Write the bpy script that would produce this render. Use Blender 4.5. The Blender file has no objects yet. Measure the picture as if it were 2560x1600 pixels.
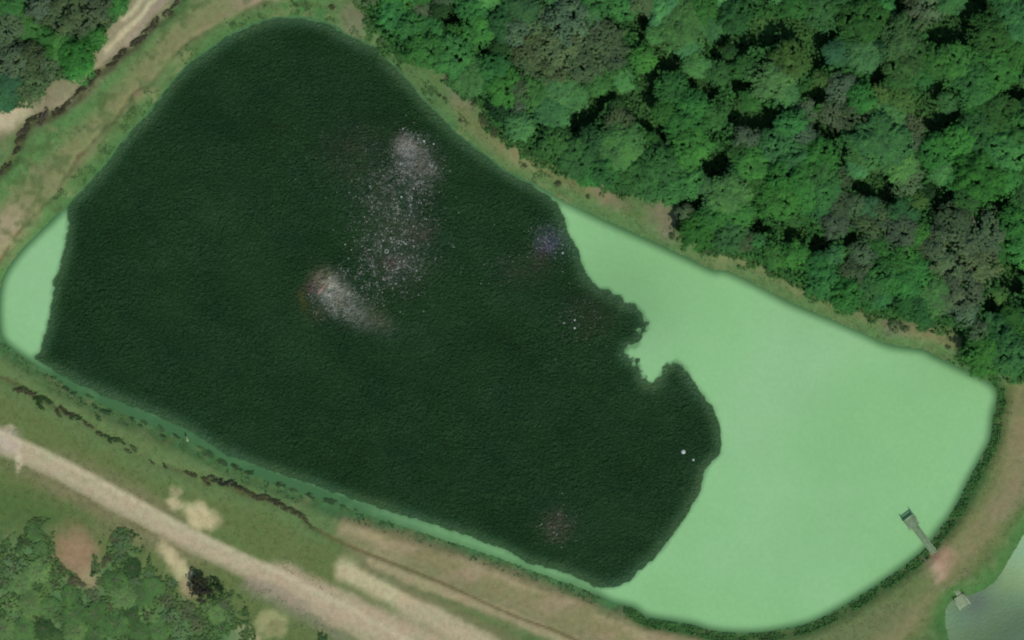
import bpy, math, random
import numpy as np
from mathutils import Vector, Matrix

# ------------------------------------------------------------------ camera, light
SC = 0.06                      # metres per photograph pixel (2560 px wide)
H = 700.0
scene = bpy.context.scene
cam_d = bpy.data.cameras.new('camera'); cam = bpy.data.objects.new('camera', cam_d)
scene.collection.objects.link(cam); scene.camera = cam
cam.location = (0, 0, H); cam.rotation_euler = (0, 0, 0)
cam_d.sensor_width = 36; cam_d.lens = 36 * H / (2560 * SC)
cam_d.clip_start = 10; cam_d.clip_end = 9000

SUN_EL = math.radians(56); AZ = math.radians(153)      # azimuth clockwise from +Y (top of the picture)
sdir = Vector((math.sin(AZ) * math.cos(SUN_EL), math.cos(AZ) * math.cos(SUN_EL), math.sin(SUN_EL)))
world = bpy.data.worlds.new('World'); scene.world = world; world.use_nodes = True
wn = world.node_tree; bg = wn.nodes['Background']
sky = wn.nodes.new('ShaderNodeTexSky'); sky.sky_type = 'NISHITA'; sky.sun_disc = False
sky.sun_elevation = SUN_EL; sky.sun_rotation = AZ; sky.air_density = 1.0; sky.dust_density = 1.0
wn.links.new(sky.outputs[0], bg.inputs[0]); bg.inputs[1].default_value = 0.095
sun_d = bpy.data.lights.new('sun', 'SUN'); sun = bpy.data.objects.new('sun', sun_d)
scene.collection.objects.link(sun); sun_d.energy = 2.8; sun_d.angle = math.radians(0.6)
sun_d.color = (1.0, 0.96, 0.89)
sun.rotation_euler = sdir.to_track_quat('Z', 'Y').to_euler()
sun.location = sdir * 500
vs = scene.view_settings
vs.view_transform = 'Standard'; vs.look = 'None'; vs.gamma = 1; vs.exposure = 0.0; vs.use_curve_mapping = False
scene.cycles.max_bounces = 5; scene.cycles.diffuse_bounces = 2; scene.cycles.transparent_max_bounces = 6
scene.cycles.pixel_filter_type = 'BLACKMAN_HARRIS'; scene.cycles.filter_width = 2.1

# ------------------------------------------------------------------ helpers
col = scene.collection
rng = np.random.default_rng(7)
random.seed(7)

def W(px, py, z=0.0):
    return ((px - 1280) * SC, (800 - py) * SC, z)

def s2l(c):
    c = np.asarray(c, float) / 255.0
    return np.where(c <= 0.04045, c / 12.92, ((c + 0.055) / 1.055) ** 2.4)

def sm(a, b, x):
    t = np.clip((x - a) / (b - a), 0, 1)
    return t * t * (3 - 2 * t)

_T = np.random.default_rng(99).random((512, 512))
def vnoise(x, y, s, seed=0):
    x = x / s + seed * 17.13; y = y / s + seed * 31.7
    xi = np.floor(x).astype(int); yi = np.floor(y).astype(int)
    fx = x - xi; fy = y - yi
    fx = fx * fx * (3 - 2 * fx); fy = fy * fy * (3 - 2 * fy)
    a = _T[xi & 511, yi & 511]; b = _T[(xi + 1) & 511, yi & 511]
    c = _T[xi & 511, (yi + 1) & 511]; d = _T[(xi + 1) & 511, (yi + 1) & 511]
    return (a * (1 - fx) + b * fx) * (1 - fy) + (c * (1 - fx) + d * fx) * fy
def fbm(x, y, s, seed=0, o=4):
    v = 0; a = 1; t = 0
    for k in range(o):
        v = v + a * vnoise(x, y, s / 2 ** k, seed + k * 3); t += a; a *= 0.55
    return v / t

def smooth_poly(pts, closed=True, n=5):
    P = np.array(pts, float); N = len(P); out = []
    R = range(N) if closed else range(N - 1)
    for i in R:
        if closed:
            p0, p1, p2, p3 = P[(i - 1) % N], P[i], P[(i + 1) % N], P[(i + 2) % N]
        else:
            p0, p1, p2, p3 = P[max(i - 1, 0)], P[i], P[i + 1], P[min(i + 2, N - 1)]
        for k in range(n):
            t = k / n
            out.append(0.5 * ((2 * p1) + (-p0 + p2) * t + (2 * p0 - 5 * p1 + 4 * p2 - p3) * t * t + (-p0 + 3 * p1 - 3 * p2 + p3) * t ** 3))
    if not closed: out.append(P[-1])
    return np.array(out)

def dist_line(x, y, pts, closed=False):
    P = np.asarray(pts, float)
    Q = np.roll(P, -1, 0) if closed else P[1:]
    A = P if closed else P[:-1]
    d = np.full(x.shape, 1e18)
    for a, b in zip(A, Q):
        dx, dy = b - a; L = dx * dx + dy * dy + 1e-12
        t = np.clip(((x - a[0]) * dx + (y - a[1]) * dy) / L, 0, 1)
        d = np.minimum(d, (x - a[0] - t * dx) ** 2 + (y - a[1] - t * dy) ** 2)
    return np.sqrt(d)
def inside(x, y, pts):
    P = np.asarray(pts, float); Q = np.roll(P, -1, 0); r = np.zeros(x.shape, bool)
    for a, b in zip(P, Q):
        if a[1] == b[1]: continue
        c = ((a[1] > y) != (b[1] > y)) & (x < (b[0] - a[0]) * (y - a[1]) / (b[1] - a[1]) + a[0])
        r ^= c
    return r
def sdf(x, y, pts):            # negative inside
    d = dist_line(x, y, pts, True)
    return np.where(inside(x, y, pts), -d, d)

def tag(o, label=None, cat=None, group=None, kind=None):
    if label: o['label'] = label
    if cat: o['category'] = cat
    if group: o['group'] = group
    if kind: o['kind'] = kind
    return o

def mesh_np(name, V, F):
    me = bpy.data.meshes.new(name)
    V = np.asarray(V, np.float32); F = np.asarray(F, np.int32)
    n = F.shape[1]
    me.vertices.add(len(V)); me.vertices.foreach_set('co', V.ravel())
    me.loops.add(F.size); me.loops.foreach_set('vertex_index', F.ravel())
    me.polygons.add(len(F))
    me.polygons.foreach_set('loop_start', np.arange(0, F.size, n, dtype=np.int32))
    me.polygons.foreach_set('loop_total', np.full(len(F), n, np.int32))
    me.update(calc_edges=True)
    return me
def link(name, me, mat=None, parent=None):
    o = bpy.data.objects.new(name, me); col.objects.link(o)
    if mat and me and not me.materials: me.materials.append(mat)
    if parent: o.parent = parent
    return o
def empty(name, loc):
    o = bpy.data.objects.new(name, None); o.location = loc; o.empty_display_size = 0.5
    col.objects.link(o); return o

class NT:
    def __init__(s, name):
        s.m = bpy.data.materials.new(name); s.m.use_nodes = True; s.t = s.m.node_tree; s.t.nodes.clear()
        s.out = s.n('ShaderNodeOutputMaterial')
    def n(s, ty, **kw):
        nd = s.t.nodes.new(ty)
        for k, v in kw.items():
            if k.startswith('i_'):
                nd.inputs[k[2:].replace('_', ' ')].default_value = v
            else: setattr(nd, k, v)
        return nd
    def l(s, a, b): s.t.links.new(a, b)
    def ramp(s, src, p):
        r = s.n('ShaderNodeValToRGB'); e = r.color_ramp.elements
        e[0].position, e[0].color = p[0][0], (*p[0][1], 1); e[1].position, e[1].color = p[-1][0], (*p[-1][1], 1)
        for q in p[1:-1]:
            k = e.new(q[0]); k.color = (*q[1], 1)
        s.l(src, r.inputs[0]); return r.outputs[0]
    def mul(s, a, b, f=1.0, mode='MULTIPLY'):
        m = s.n('ShaderNodeMix', data_type='RGBA', blend_type=mode); m.inputs[0].default_value = f
        s.l(a, m.inputs[6]); s.l(b, m.inputs[7]); return m.outputs[2]
    def noise(s, vec, scale, detail=4, rough=0.6, dist=0.0):
        nd = s.n('ShaderNodeTexNoise'); nd.inputs['Scale'].default_value = scale; nd.inputs['Detail'].default_value = detail
        nd.inputs['Roughness'].default_value = rough; nd.inputs['Distortion'].default_value = dist
        if vec: s.l(vec, nd.inputs['Vector'])
        return nd.outputs['Fac']
g3 = lambda v: (v, v, v)

# ------------------------------------------------------------------ outlines traced in photo pixels
POND = smooth_poly([(172,508),(112,566),(60,618),(25,662),(4,703),(-4,760),(-2,825),(12,856),(48,886),(95,917),(160,962),(235,1001),
    (340,1046),(455,1095),(560,1150),(640,1190),(770,1236),(850,1264),(960,1299),(1085,1340),(1200,1378),(1280,1406),(1386,1446),(1444,1465),
    (1492,1486),(1531,1507),(1584,1520),(1624,1544),(1730,1562),(1783,1577),(1850,1583),(1920,1580),(2013,1562),(2079,1533),(2158,1486),
    (2238,1433),(2312,1375),(2345,1330),(2383,1279),(2423,1200),(2454,1144),(2476,1099),(2484,1038),(2494,990),(2474,957),(2409,925),
    (2343,893),(2304,874),(2224,863),(2158,834),(2079,800),(1973,756),(1920,728),(1822,680),(1783,675),(1730,651),(1624,601),(1505,548),
    (1399,497),(1335,460),(1280,436),(1222,394),(1129,319),(1047,231),(976,155),(950,124),(918,108),(870,86),(825,58),(767,44),(706,41),
    (656,51),(582,80),(529,115),(460,168),(397,245),(365,287),(317,337),(265,405),(215,462)])
DARK = smooth_poly([(169,514),(168,559),(159,625),(144,684),(134,698),(130,744),(119,797),(106,853),(98,879),(84,892),(119,919),(169,948),
    (238,980),(344,1022),(463,1072),(550,1128),(640,1165),(767,1207),(838,1234),(971,1277),(1090,1314),(1200,1352),(1280,1385),(1333,1412),(1399,1427),(1452,1449),
    (1492,1467),(1518,1470),(1545,1467),(1576,1451),(1595,1430),(1621,1409),(1664,1364),(1690,1327),(1724,1277),(1751,1226),(1760,1192),
    (1769,1170),(1796,1139),(1802,1117),(1799,1070),(1785,1025),(1761,990),(1740,964),(1717,925),(1693,902),(1672,912),(1652,934),(1636,958),
    (1615,957),(1605,940),(1598,915),(1580,903),(1564,884),(1574,868),(1590,866),(1600,845),(1619,816),(1614,797),(1590,762),(1562,760),(1552,740),
    (1534,738),(1523,724),(1505,724),(1492,717),(1470,691),(1455,659),(1444,625),(1418,580),(1415,559),(1399,519),(1380,498),(1333,463),
    (1280,438),(1222,396),(1129,322),(1047,234),(976,158),(950,127),(918,112),(870,89),(825,61),(767,47),(706,44),(656,54),(582,83),
    (529,118),(460,171),(397,248),(365,290),(317,340),(265,408),(215,465)], n=4)
POND2 = smooth_poly([(2700,1250),(2590,1310),(2545,1370),(2510,1430),(2475,1470),(2430,1490),(2395,1498),(2375,1512),(2366,1545),(2372,1580),(2385,1640),(2420,1760),(2700,1800)])
FOREST = smooth_poly([(872,-200),(885,-10),(925,25),(955,95),(1020,150),(1110,172),(1190,240),(1250,325),(1340,385),(1440,430),(1560,478),(1690,505),(1722,600),
    (1880,648),(1960,690),(2050,735),(2200,785),(2330,800),(2405,830),(2425,905),(2520,925),(2900,940),(3200,-400)], n=3)
WOOD2 = smooth_poly([(-200,-200),(330,-200),(300,20),(262,80),(215,185),(130,200),(95,260),(20,270),(-200,330)], n=3)
SCRUB = smooth_poly([(-150,1390),(0,1385),(60,1345),(110,1320),(120,1400),(160,1450),(240,1475),(262,1380),(300,1345),(345,1370),(360,1430),(430,1480),(480,1530),(570,1500),(600,1560),(560,1640),(-150,1700)], n=3)

# ------------------------------------------------------------------ terrain grid
STEP = 0.3
fx = np.arange(-87, 87.01, STEP); fy = np.arange(-57.6, 57.61, STEP)
gx = np.concatenate([[-3000, -900, -300, -140, -100], fx, [100, 140, 300, 900, 3000]])
gy = np.concatenate([[-3000, -900, -300, -120, -75], fy, [75, 120, 300, 900, 3000]])
NX, NY = len(gx), len(gy)
X, Y = np.meshgrid(gx, gy, indexing='xy')
PX = X / SC + 1280; PY = 800 - Y / SC
wx = PX + 16 * (fbm(PX, PY, 45, 1) - 0.5); wy = PY + 16 * (fbm(PX, PY, 45, 5) - 0.5)   # ragged edges
dP = sdf(PX + 5 * (fbm(PX, PY, 18, 3) - .5), PY + 5 * (fbm(PX, PY, 18, 4) - .5), POND) * SC
dP2 = sdf(PX, PY, POND2) * SC
dF = sdf(PX, PY, FOREST) * SC
LV = -1.0          # water level
def near(line, w, soft, warp=True, closed=False):
    a, b = (wx, wy) if warp else (PX, PY)
    return 1 - sm(w - soft, w + soft, dist_line(a, b, line, closed))
DITCH = smooth_poly([(-60,470),(0,430),(35,395),(50,345),(62,322),(78,303),(105,291),(140,283),(165,262),(190,240),(215,215),(235,190),(262,172),(285,150),(312,128),(335,108),(365,78),(395,50),(415,35),(432,20),(452,-5),(520,-90)], False)
EDGE2 = smooth_poly([(-20,680),(10,640),(40,592),(80,545),(112,508),(140,478),(160,440),(195,395),(240,340),(300,280),(330,235),(372,208),(400,180),(450,122),(520,80),(600,38),(640,16),(690,5),(750,10),(835,22),(860,60)], False)
SDITCH = smooth_poly([(-30,930),(40,962),(62,977),(105,1000),(160,1030),(200,1045),(250,1083),(300,1100),(350,1140),(420,1168),(500,1200),(560,1210),(620,1235),(680,1252),(740,1280),(788,1322)], False)
RUT = smooth_poly([(788,1322),(865,1361),(971,1404),(1090,1451),(1280,1537),(1386,1576),(1450,1606),(1600,1680)], False)
ROAD = smooth_poly([(-300,960),(-60,1068),(0,1104),(79,1138),(185,1190),(317,1262),(450,1335),(608,1412),(690,1448),(772,1492),(905,1560),(1000,1610),(1200,1720)], False)
ROADT = smooth_poly([(470,-110),(385,-10),(330,55),(275,110),(235,150),(180,205),(110,250),(30,278),(-60,320)], False)

z = 0.18 * (fbm(PX, PY, 120, 11) - .5)
bank = sm(0.0, 2.6, dP)
z = np.where(dP > 0, LV + 0.02 + (z - LV) * bank, LV - 0.1 - 1.2 * sm(0, 6, -dP))
z = np.where(dP2 < 2.5, np.where(dP2 > 0, LV - 0.3 + (z - LV + 0.3) * sm(0, 2.5, dP2), LV - 0.45 - 1.0 * sm(0, 4, -dP2)), z)
dd = dist_line(wx, wy, DITCH) * SC; z = z - 0.45 * np.exp(-(dd / 0.8) ** 2) * (dP > 1)
ds = dist_line(wx, wy, SDITCH) * SC; z = z - 0.25 * np.exp(-(ds / 0.6) ** 2) * (dP > 1)
dr = dist_line(PX, PY, RUT) * SC; z = z - 0.16 * np.exp(-(dr / 0.35) ** 2)
de = dist_line(wx, wy, EDGE2) * SC; z = z - 0.2 * np.exp(-(de / 0.4) ** 2) * (dP > 0.8)
z = z + 0.07 * (fbm(X, Y, 1.4, 21) - .5) * (np.abs(dP) > 0.3)
def ground_z(px, py):
    x, y = (px - 1280) * SC, (800 - py) * SC
    i = int(np.clip(np.searchsorted(gx, x), 1, NX - 1)); j = int(np.clip(np.searchsorted(gy, y), 1, NY - 1))
    return float(z[j, i])

# ground cover colours (what grows or lies there)
def C(*c): return s2l(c)
n1 = fbm(PX, PY, 150, 31)[..., None]; n2 = fbm(PX, PY, 40, 35)[..., None]; n3 = fbm(PX, PY, 12, 41)[..., None]
cov = C(88,118,68) * (1 - n1) + C(96,122,74) * n1
def lay(c, m, amt=1.0):
    global cov
    m = (np.clip(m, 0, 1) * amt)[..., None]; cov = cov * (1 - m) + s2l(c) * m
wbx = wx + 26 * (fbm(PX, PY, 20, 9) - .5); wby = wy + 26 * (fbm(PX, PY, 20, 13) - .5)
def blob(cx, cy, rx, ry, ang=0, soft=0.35):
    a = math.radians(ang); ca, sa = math.cos(a), math.sin(a)
    u = ((wbx - cx) * ca + (wby - cy) * sa) / rx; v = (-(wbx - cx) * sa + (wby - cy) * ca) / ry
    return 1 - sm(1 - soft, 1 + soft, np.sqrt(u * u + v * v))
LPATH = smooth_poly([(900,-260),(760,-90),(640,-25),(520,48),(430,130),(340,232),(240,345),(140,440),(60,525),(-30,625),(-200,800)], False)
RPATH = smooth_poly([(2590,850),(2570,980),(2550,1090),(2520,1220),(2470,1305),(2405,1375),(2345,1425),(2310,1485),(2262,1545),(2215,1605),(2150,1700)], False)
# green bank slopes round the pond
lay((72,122,72), (1 - sm(1.0, 3.6, dP)) * (dP > -0.5), 0.9)
lay((92,120,76), sm(-0.5, 0.5, n2[..., 0] - 0.5) * 0.4)
# left embankment track
lay((88,128,72), near(LPATH, 105, 22), 0.9)
lay((124,128,86), near(LPATH, 48, 26), 0.95)
lay((157,146,112), near(LPATH, 34, 20) * blob(10, 585, 90, 75, 0, .6), 0.9)
lay((142,128,98), near(smooth_poly([(650,5),(560,55),(470,115),(420,170),(385,205),(350,235)], False), 15, 12), 0.7)
lay((150,134,112), blob(640, 5, 60, 22, 0, .6), 0.6)
lay((104,96,62), near(EDGE2, 4, 5) * sm(.35, .6, fbm(PX, PY, 30, 61)), 0.9)
lay((68,112,60), (1 - sm(1.5, 3.2, dP)) * (dP > -.5) * (PX < 900) * (1 - sm(480, 640, PY)), .75)
lay((80,116,68), (1 - sm(1.2, 3.0, dP)) * (dP > -.5) * (PX >= 900) * (PY < 900), .6)
mot = fbm(PX, PY, 26, 141); mo2 = fbm(PX, PY, 60, 143)
lay((76,100,56), sm(.50, .68, mot), .6); lay((126,128,88), sm(.54, .7, mo2) * sm(.35, .6, fbm(PX, PY, 16, 145)), .6)
# top-left old road
lay((126,124,92), near(ROADT, 52, 18), 0.9)
lay((164,156,126), near(ROADT, 30, 16) * (1 - blob(120, 225, 75, 45, 0, .4)), 0.6)
lay((192,184,146), near(smooth_poly([(490,-110),(398,-10),(342,52),(290,100),(262,128)], False), 6, 6), 0.9)
lay((192,184,146), near(smooth_poly([(455,-110),(366,-10),(310,50)], False), 5, 6), 0.85)
lay((148,134,116), near(smooth_poly([(490,-90),(410,0),(350,70),(300,125),(270,150)], False), 9, 8), 0.7)
lay((188,176,142), blob(28, 282, 62, 26, -38, .6), 0.95)
lay((140,134,106), blob(140, 245, 60, 30, -40, .6), 0.7)
lay((84,90,56), near(DITCH, 12, 11) * sm(.3, .55, fbm(PX, PY, 30, 79)), 0.85)
# lower-left verge and road
lay((98,114,66), near(ROAD, 170, 60) * (wy > 880), 0.9)
lay((78,104,56), near(smooth_poly([(-80,1250),(60,1290),(180,1340)], False), 55, 40), .8)
lay((96,122,74), near(SDITCH, 40, 16), 0.6)
lay((128,120,88), near(ROAD, 62, 18) * blob(280, 1280, 260, 90, 27, .4), 0.7)
lay((174,163,130), near(ROAD, 25, 9, False), 0.95)
lay((180,168,138), near(smooth_poly([(-60,1080),(79,1150),(317,1272),(500,1360),(690,1452),(905,1562),(1010,1615)], False), 12, 12), 0.6)
lay((182,168,150), blob(10, 1100, 45, 28, 25, .6), 0.8)
lay((170,156,126), near(smooth_poly([(690,1450),(800,1500),(900,1548),(1010,1600),(1130,1670)], False), 46, 16), 0.95)
lay((178,164,134), near(smooth_poly([(690,1450),(800,1500),(900,1548),(1010,1600),(1130,1670)], False), 30, 22), 0.6)
lay((148,134,116), near(smooth_poly([(630,1452),(700,1480),(760,1512)], False), 14, 10), 0.8)
lay((130,128,104), near(smooth_poly([(620,1462),(720,1520),(800,1560),(870,1610)], False), 16, 14), 0.6)
# dry strips along the lower bank
dry = sdf(wx, wy, smooth_poly([(850,1300),(960,1318),(1050,1345),(1280,1424),(1444,1486),(1560,1540),(1700,1582),(1860,1605),(1900,1800),(1500,1800),(1400,1610),(1280,1560),(1090,1475),(900,1395)], n=3))
lay((136,130,92), 1 - sm(-14, 12, dry), 0.9)
lay((150,136,104), (1 - sm(-30, 6, dry)) * sm(.42, .6, fbm(PX * .6 + PY, PY * 1.4, 60, 71)), 0.8)
lay((168,156,118), blob(920, 1345, 60, 18, 20, .6), 0.7)
lay((166,154,118), blob(985, 1392, 40, 12, 20, .6), 0.6)
lay((160,148,112), near(smooth_poly([(1120,1385),(1250,1440),(1400,1500),(1500,1540),(1620,1600)], False), 10, 10) * sm(.4, .6, fbm(PX, PY, 30, 73)), 0.7)
lay((116,120,82), near(RUT, 30, 18) * (wx > 860), 0.5)
lay((158,148,112), near(smooth_poly([(930,1405),(1090,1472),(1250,1530),(1400,1600),(1500,1650)], False), 13, 8), 0.85)
lay((186,176,138), near(smooth_poly([(865,1425),(940,1462),(1010,1500),(1090,1545),(1160,1590),(1300,1670)], False), 28, 16), 0.95)
lay((168,156,126), near(smooth_poly([(1040,1540),(1140,1590),(1240,1650)], False), 50, 22), 0.6)
lay((110,112,76), near(smooth_poly([(900,1412),(1000,1462),(1100,1510),(1200,1555),(1300,1610)], False), 11, 9), 0.8)
lay((96,86,54), near(RUT, 3.2, 3.5, False), 0.9)
lay((84,80,50), near(SDITCH, 4, 5) * sm(.42, .6, fbm(PX, PY, 34, 77)), 0.9)
lay((190,182,148), near(ROAD + np.array([8, -17]), 7, 7, False), .6)
lay((158,150,120), near(ROAD + np.array([-9, 20]), 7, 8), .5)
lay((62,98,50), (sm(.1, .5, dP) * (1 - sm(1.1, 2.2, dP + .8 * (mot - .5)))) * (PX > 1560) * sm(860, 980, PY), .85)
# sandy and bare patches
lay((188,178,134), blob(503, 1290, 50, 28, 30, .4), 0.95); lay((184,176,134), blob(436, 1260, 19, 17, 0, .5), 0.9)
lay((168,160,120), blob(440, 1228, 14, 12, 0, .5), 0.7)
lay((186,174,132), blob(438, 1408, 62, 20, 50, .5), 0.95); lay((168,150,116), blob(470, 1470, 26, 16, 60, .6), 0.8)
lay((148,124,94), blob(190, 1385, 50, 66, -22, .65), 0.95); lay((156,140,106), blob(228, 1446, 26, 30, 0, .6), 0.85)
lay((176,168,128), blob(610, 1598, 40, 34, 0, .5), 0.95); lay((150,152,104), blob(683, 1556, 38, 34, 0, .3), 0.9); lay((122,122,80), blob(688, 1566, 20, 18, 0, .5), 0.7)
lay((196,184,152), blob(50, 1155, 9, 24, 0, .5), 0.7); lay((176,170,136), blob(24, 1066, 12, 9, 0, .5), 0.8)
# scrub ground lower left
lay((84,120,74), 1 - sm(-30, 20, sdf(wbx, wby, SCRUB)), 0.8)
lay((112,122,84), (1 - sm(-30, 20, sdf(wbx, wby, SCRUB))) * sm(.5, .66, mo2), 0.5)
lay((132,124,90), blob(300, 1340, 90, 16, 20, .6), 0.3)
# right embankment track
lay((104,116,70), near(RPATH, 62, 20), 0.9); lay((122,124,84), near(RPATH, 36, 20), 0.95)
lay((128,126,92), near(smooth_poly([(2590,1060),(2550,1200),(2500,1280)], False), 26, 14), 0.8)
lay((134,126,90), near(RPATH, 24, 16) * sm(.45, .65, fbm(PX, PY, 70, 81)), 0.7)
lay((160,134,108), blob(2345, 1410, 46, 30, -40, .6), 0.95); lay((186,160,134), blob(2332, 1428, 20, 17, -20, .7), 0.9)
lay((150,128,100), blob(2322, 1385, 12, 22, 0, .6), 0.8)
lay((98,116,70), near(smooth_poly([(1900,1625),(2040,1600),(2140,1555),(2230,1500),(2300,1440)], False), 40, 20) , 0.8)
lay((108,118,78), near(smooth_poly([(2040,1625),(2150,1580),(2240,1530)], False), 30, 18), 0.8)
lay((70,112,60), (1 - sm(0.6, 3.8, dP2)) * (dP > 4.2), 0.9)
lay((126,122,94), near(smooth_poly([(2350,1475),(2385,1450),(2420,1425)], False), 4, 5), 0.6)
# upper-right bank strip
NES = smooth_poly([(850,20),(900,70),(1000,135),(1100,225),(1190,320),(1290,395),(1400,455),(1520,510),(1650,570),(1800,640),(1950,710),(2100,775),(2250,835),(2340,850),(2420,885)], False)
lay((92,122,72), near(NES, 34, 14), 0.7)
lay((120,122,80), near(smooth_poly([(1150,262),(1190,320),(1290,385),(1400,438),(1500,480)], False), 22, 14), 0.6)
lay((118,122,82), near(smooth_poly([(1780,600),(1850,640),(1960,700),(2080,750),(2180,795),(2330,840),(2400,865)], False), 17, 13), 0.6)
for b_ in [((128,116,98),890,50,38,40,30),((128,124,110),1160,222,34,42,-40),((150,140,104),1310,385,46,26,30),((146,124,104),1515,485,50,20,30),
           ((140,122,104),1650,530,34,40,-20),((132,118,100),1675,575,22,26,0),((134,126,88),1820,620,50,34,20),((112,104,92),2240,815,34,20,15),((130,124,86),2330,834,50,22,20),((112,108,84),1560,470,28,12,20)]:
    lay(b_[0], blob(b_[1], b_[2], b_[3], b_[4], b_[5], .9), 0.55)
lay((98,112,66), near(smooth_poly([(1300,400),(1420,465),(1560,530),(1700,590)], False), 4, 5) * sm(.4, .6, fbm(PX, PY, 28, 83)), 0.6)
# woodland floor
lay((66,106,56), 1 - sm(-3, 0.4, dF + 1.6 * (n2[..., 0] - .5)), 0.92)
lay((48,80,44), 1 - sm(-30, 6, sdf(wx, wy, WOOD2)), 0.9)
lay((52,64,40), (dP < 0).astype(float))
cov = cov * (0.93 + 0.14 * n3)
cov = np.where(((n1 > .5) | True), cov, cov)

outm = ((np.abs(X) > 87.5) | (np.abs(Y) > 57.8))[..., None]
cov = np.where(outm, C(86,112,64), cov)
dR = np.minimum(dist_line(PX, PY, ROAD) / 26, dist_line(PX, PY, smooth_poly([(690,1450),(800,1500),(900,1548),(1010,1600),(1130,1670)], False)) / 44)
isroad = dR < 1
isroadT = (dist_line(PX, PY, ROADT) < 34) & (PX > 225)
isL = dist_line(PX, PY, LPATH) < 50
isR = dist_line(PX, PY, RPATH) < 40
isBank = (dP < 2.2)
isWood = (dF < 0)
cls = np.zeros(X.shape, int)
cls[isWood] = 5
cls[isL] = 3; cls[isR] = 4; cls[isBank] = 2; cls[isroadT] = 6; cls[isroad] = 1

gyv, gxv = np.gradient(z, gy, gx)
NRM = np.stack([-gxv, -gyv, np.ones_like(z)], -1); NRM /= np.linalg.norm(NRM, axis=-1, keepdims=True)
VV = np.stack([X, Y, z], -1).reshape(-1, 3); CV = cov.reshape(-1, 3); NV = NRM.reshape(-1, 3)
jj, ii = np.meshgrid(np.arange(NY - 1), np.arange(NX - 1), indexing='ij')
q = (jj * NX + ii)
QUADS = np.stack([q, q + 1, q + NX + 1, q + NX], -1).reshape(-1, 4); FC = cls[:-1, :-1].reshape(-1)

g = NT('ground_cover')
geo = g.n('ShaderNodeNewGeometry'); pos = geo.outputs['Position']
at = g.n('ShaderNodeAttribute', attribute_name='Cover')
a = g.ramp(g.noise(pos, 1.1, 8, .72), [(.25, g3(.74)), (.5, g3(1.0)), (.78, g3(1.22))])
b = g.ramp(g.noise(pos, 5.0, 5, .7), [(.3, g3(.88)), (.7, g3(1.12))])
hue = g.ramp(g.noise(pos, .35, 5, .6), [(.3, (.94, 1.03, .95)), (.5, g3(1)), (.7, (1.05, .99, .98))])
c_ = g.mul(g.mul(g.mul(at.outputs['Color'], a), b), hue)
bs = g.n('ShaderNodeBsdfPrincipled'); bs.inputs['Roughness'].default_value = .95; bs.inputs['Specular IOR Level'].default_value = .1
g.l(c_, bs.inputs['Base Color'])
bu = g.n('ShaderNodeBump'); bu.inputs['Strength'].default_value = .35; bu.inputs['Distance'].default_value = .12
g.l(g.noise(pos, 3.2, 6, .7), bu.inputs['Height']); g.l(bu.outputs[0], bs.inputs['Normal'])
g.l(bs.outputs[0], g.out.inputs[0]); M_GROUND = g.m

def sub_sheet(name, k, label=None):
    F = QUADS[FC == k]; u, inv = np.unique(F, return_inverse=True)
    me = mesh_np(name, VV[u], inv.reshape(-1, 4))
    ca = me.color_attributes.new('Cover', 'FLOAT_COLOR', 'POINT')
    ca.data.foreach_set('color', np.concatenate([CV[u], np.ones((len(u), 1))], 1).astype(np.float32).ravel())
    me.polygons.foreach_set('use_smooth', np.ones(len(F), bool))
    me.normals_split_custom_set_from_vertices(NV[u])
    o = link(name, me, M_GROUND); tag(o, label, None, None, 'structure'); return o
sub_sheet('ground', 0, 'grassy ground with dry strips and sandy patches around the lake')
sub_sheet('gravel_road', 1, 'pale gravel road running down across the lower left')
sub_sheet('lake_bank', 2, 'green sloping bank and bed all round the lake')
sub_sheet('path', 3, 'olive dirt track on the embankment left of the lake')
sub_sheet('path', 4, 'olive dirt track on the embankment right of the lake')
sub_sheet('woodland_floor', 5, 'dark leafy floor beneath the woodland trees')
sub_sheet('dirt_road', 6, 'sandy twin rutted road at the top left')

# ------------------------------------------------------------------ water
def sheet_grid(x0, x1, y0, y1, st):
    ax = np.arange(x0, x1, st); ay = np.arange(y0, y1, st); A, B = np.meshgrid(ax, ay)
    n = len(ax); j, i = np.meshgrid(np.arange(len(ay) - 1), np.arange(n - 1), indexing='ij'); q = j * n + i
    F = np.stack([q, q + 1, q + n + 1, q + n], -1).reshape(-1, 4)
    return A.ravel(), B.ravel(), F
def keep(A, B, F, m):
    F = F[m[F].any(1)]; u, inv = np.unique(F, return_inverse=True); return u, inv.reshape(-1, 4)

w = NT('lake_water')
pos = w.n('ShaderNodeNewGeometry').outputs['Position']
at = w.n('ShaderNodeAttribute', attribute_name='WaterColor')  # water colour, including the painted glare patches
mp = w.n('ShaderNodeMapping'); mp.inputs['Rotation'].default_value = (0, 0, math.radians(-62)); mp.inputs['Scale'].default_value = (1, 1.9, 1)
wv = w.n('ShaderNodeVectorMath', operation='ADD')
nz = w.n('ShaderNodeTexNoise'); nz.inputs['Scale'].default_value = .06; nz.inputs['Detail'].default_value = 3
sc_ = w.n('ShaderNodeVectorMath', operation='SCALE'); sc_.inputs['Scale'].default_value = 14
w.l(pos, nz.inputs['Vector']); w.l(nz.outputs['Color'], sc_.inputs[0]); w.l(pos, wv.inputs[0]); w.l(sc_.outputs[0], wv.inputs[1])
w.l(wv.outputs[0], mp.inputs['Vector'])
rip = w.noise(mp.outputs[0], 1.7, 2, .5, .7)
rip2 = w.noise(pos, 2.7, 2, .5, .4)
mx = w.n('ShaderNodeMath', operation='ADD'); w.l(rip, mx.inputs[0]); w.l(rip2, mx.inputs[1])
bu = w.n('ShaderNodeBump'); bu.inputs['Strength'].default_value = 1.0; bu.inputs['Distance'].default_value = .72
w.l(mx.outputs[0], bu.inputs['Height']); w.l(at.outputs['Alpha'], bu.inputs['Strength'])
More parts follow.
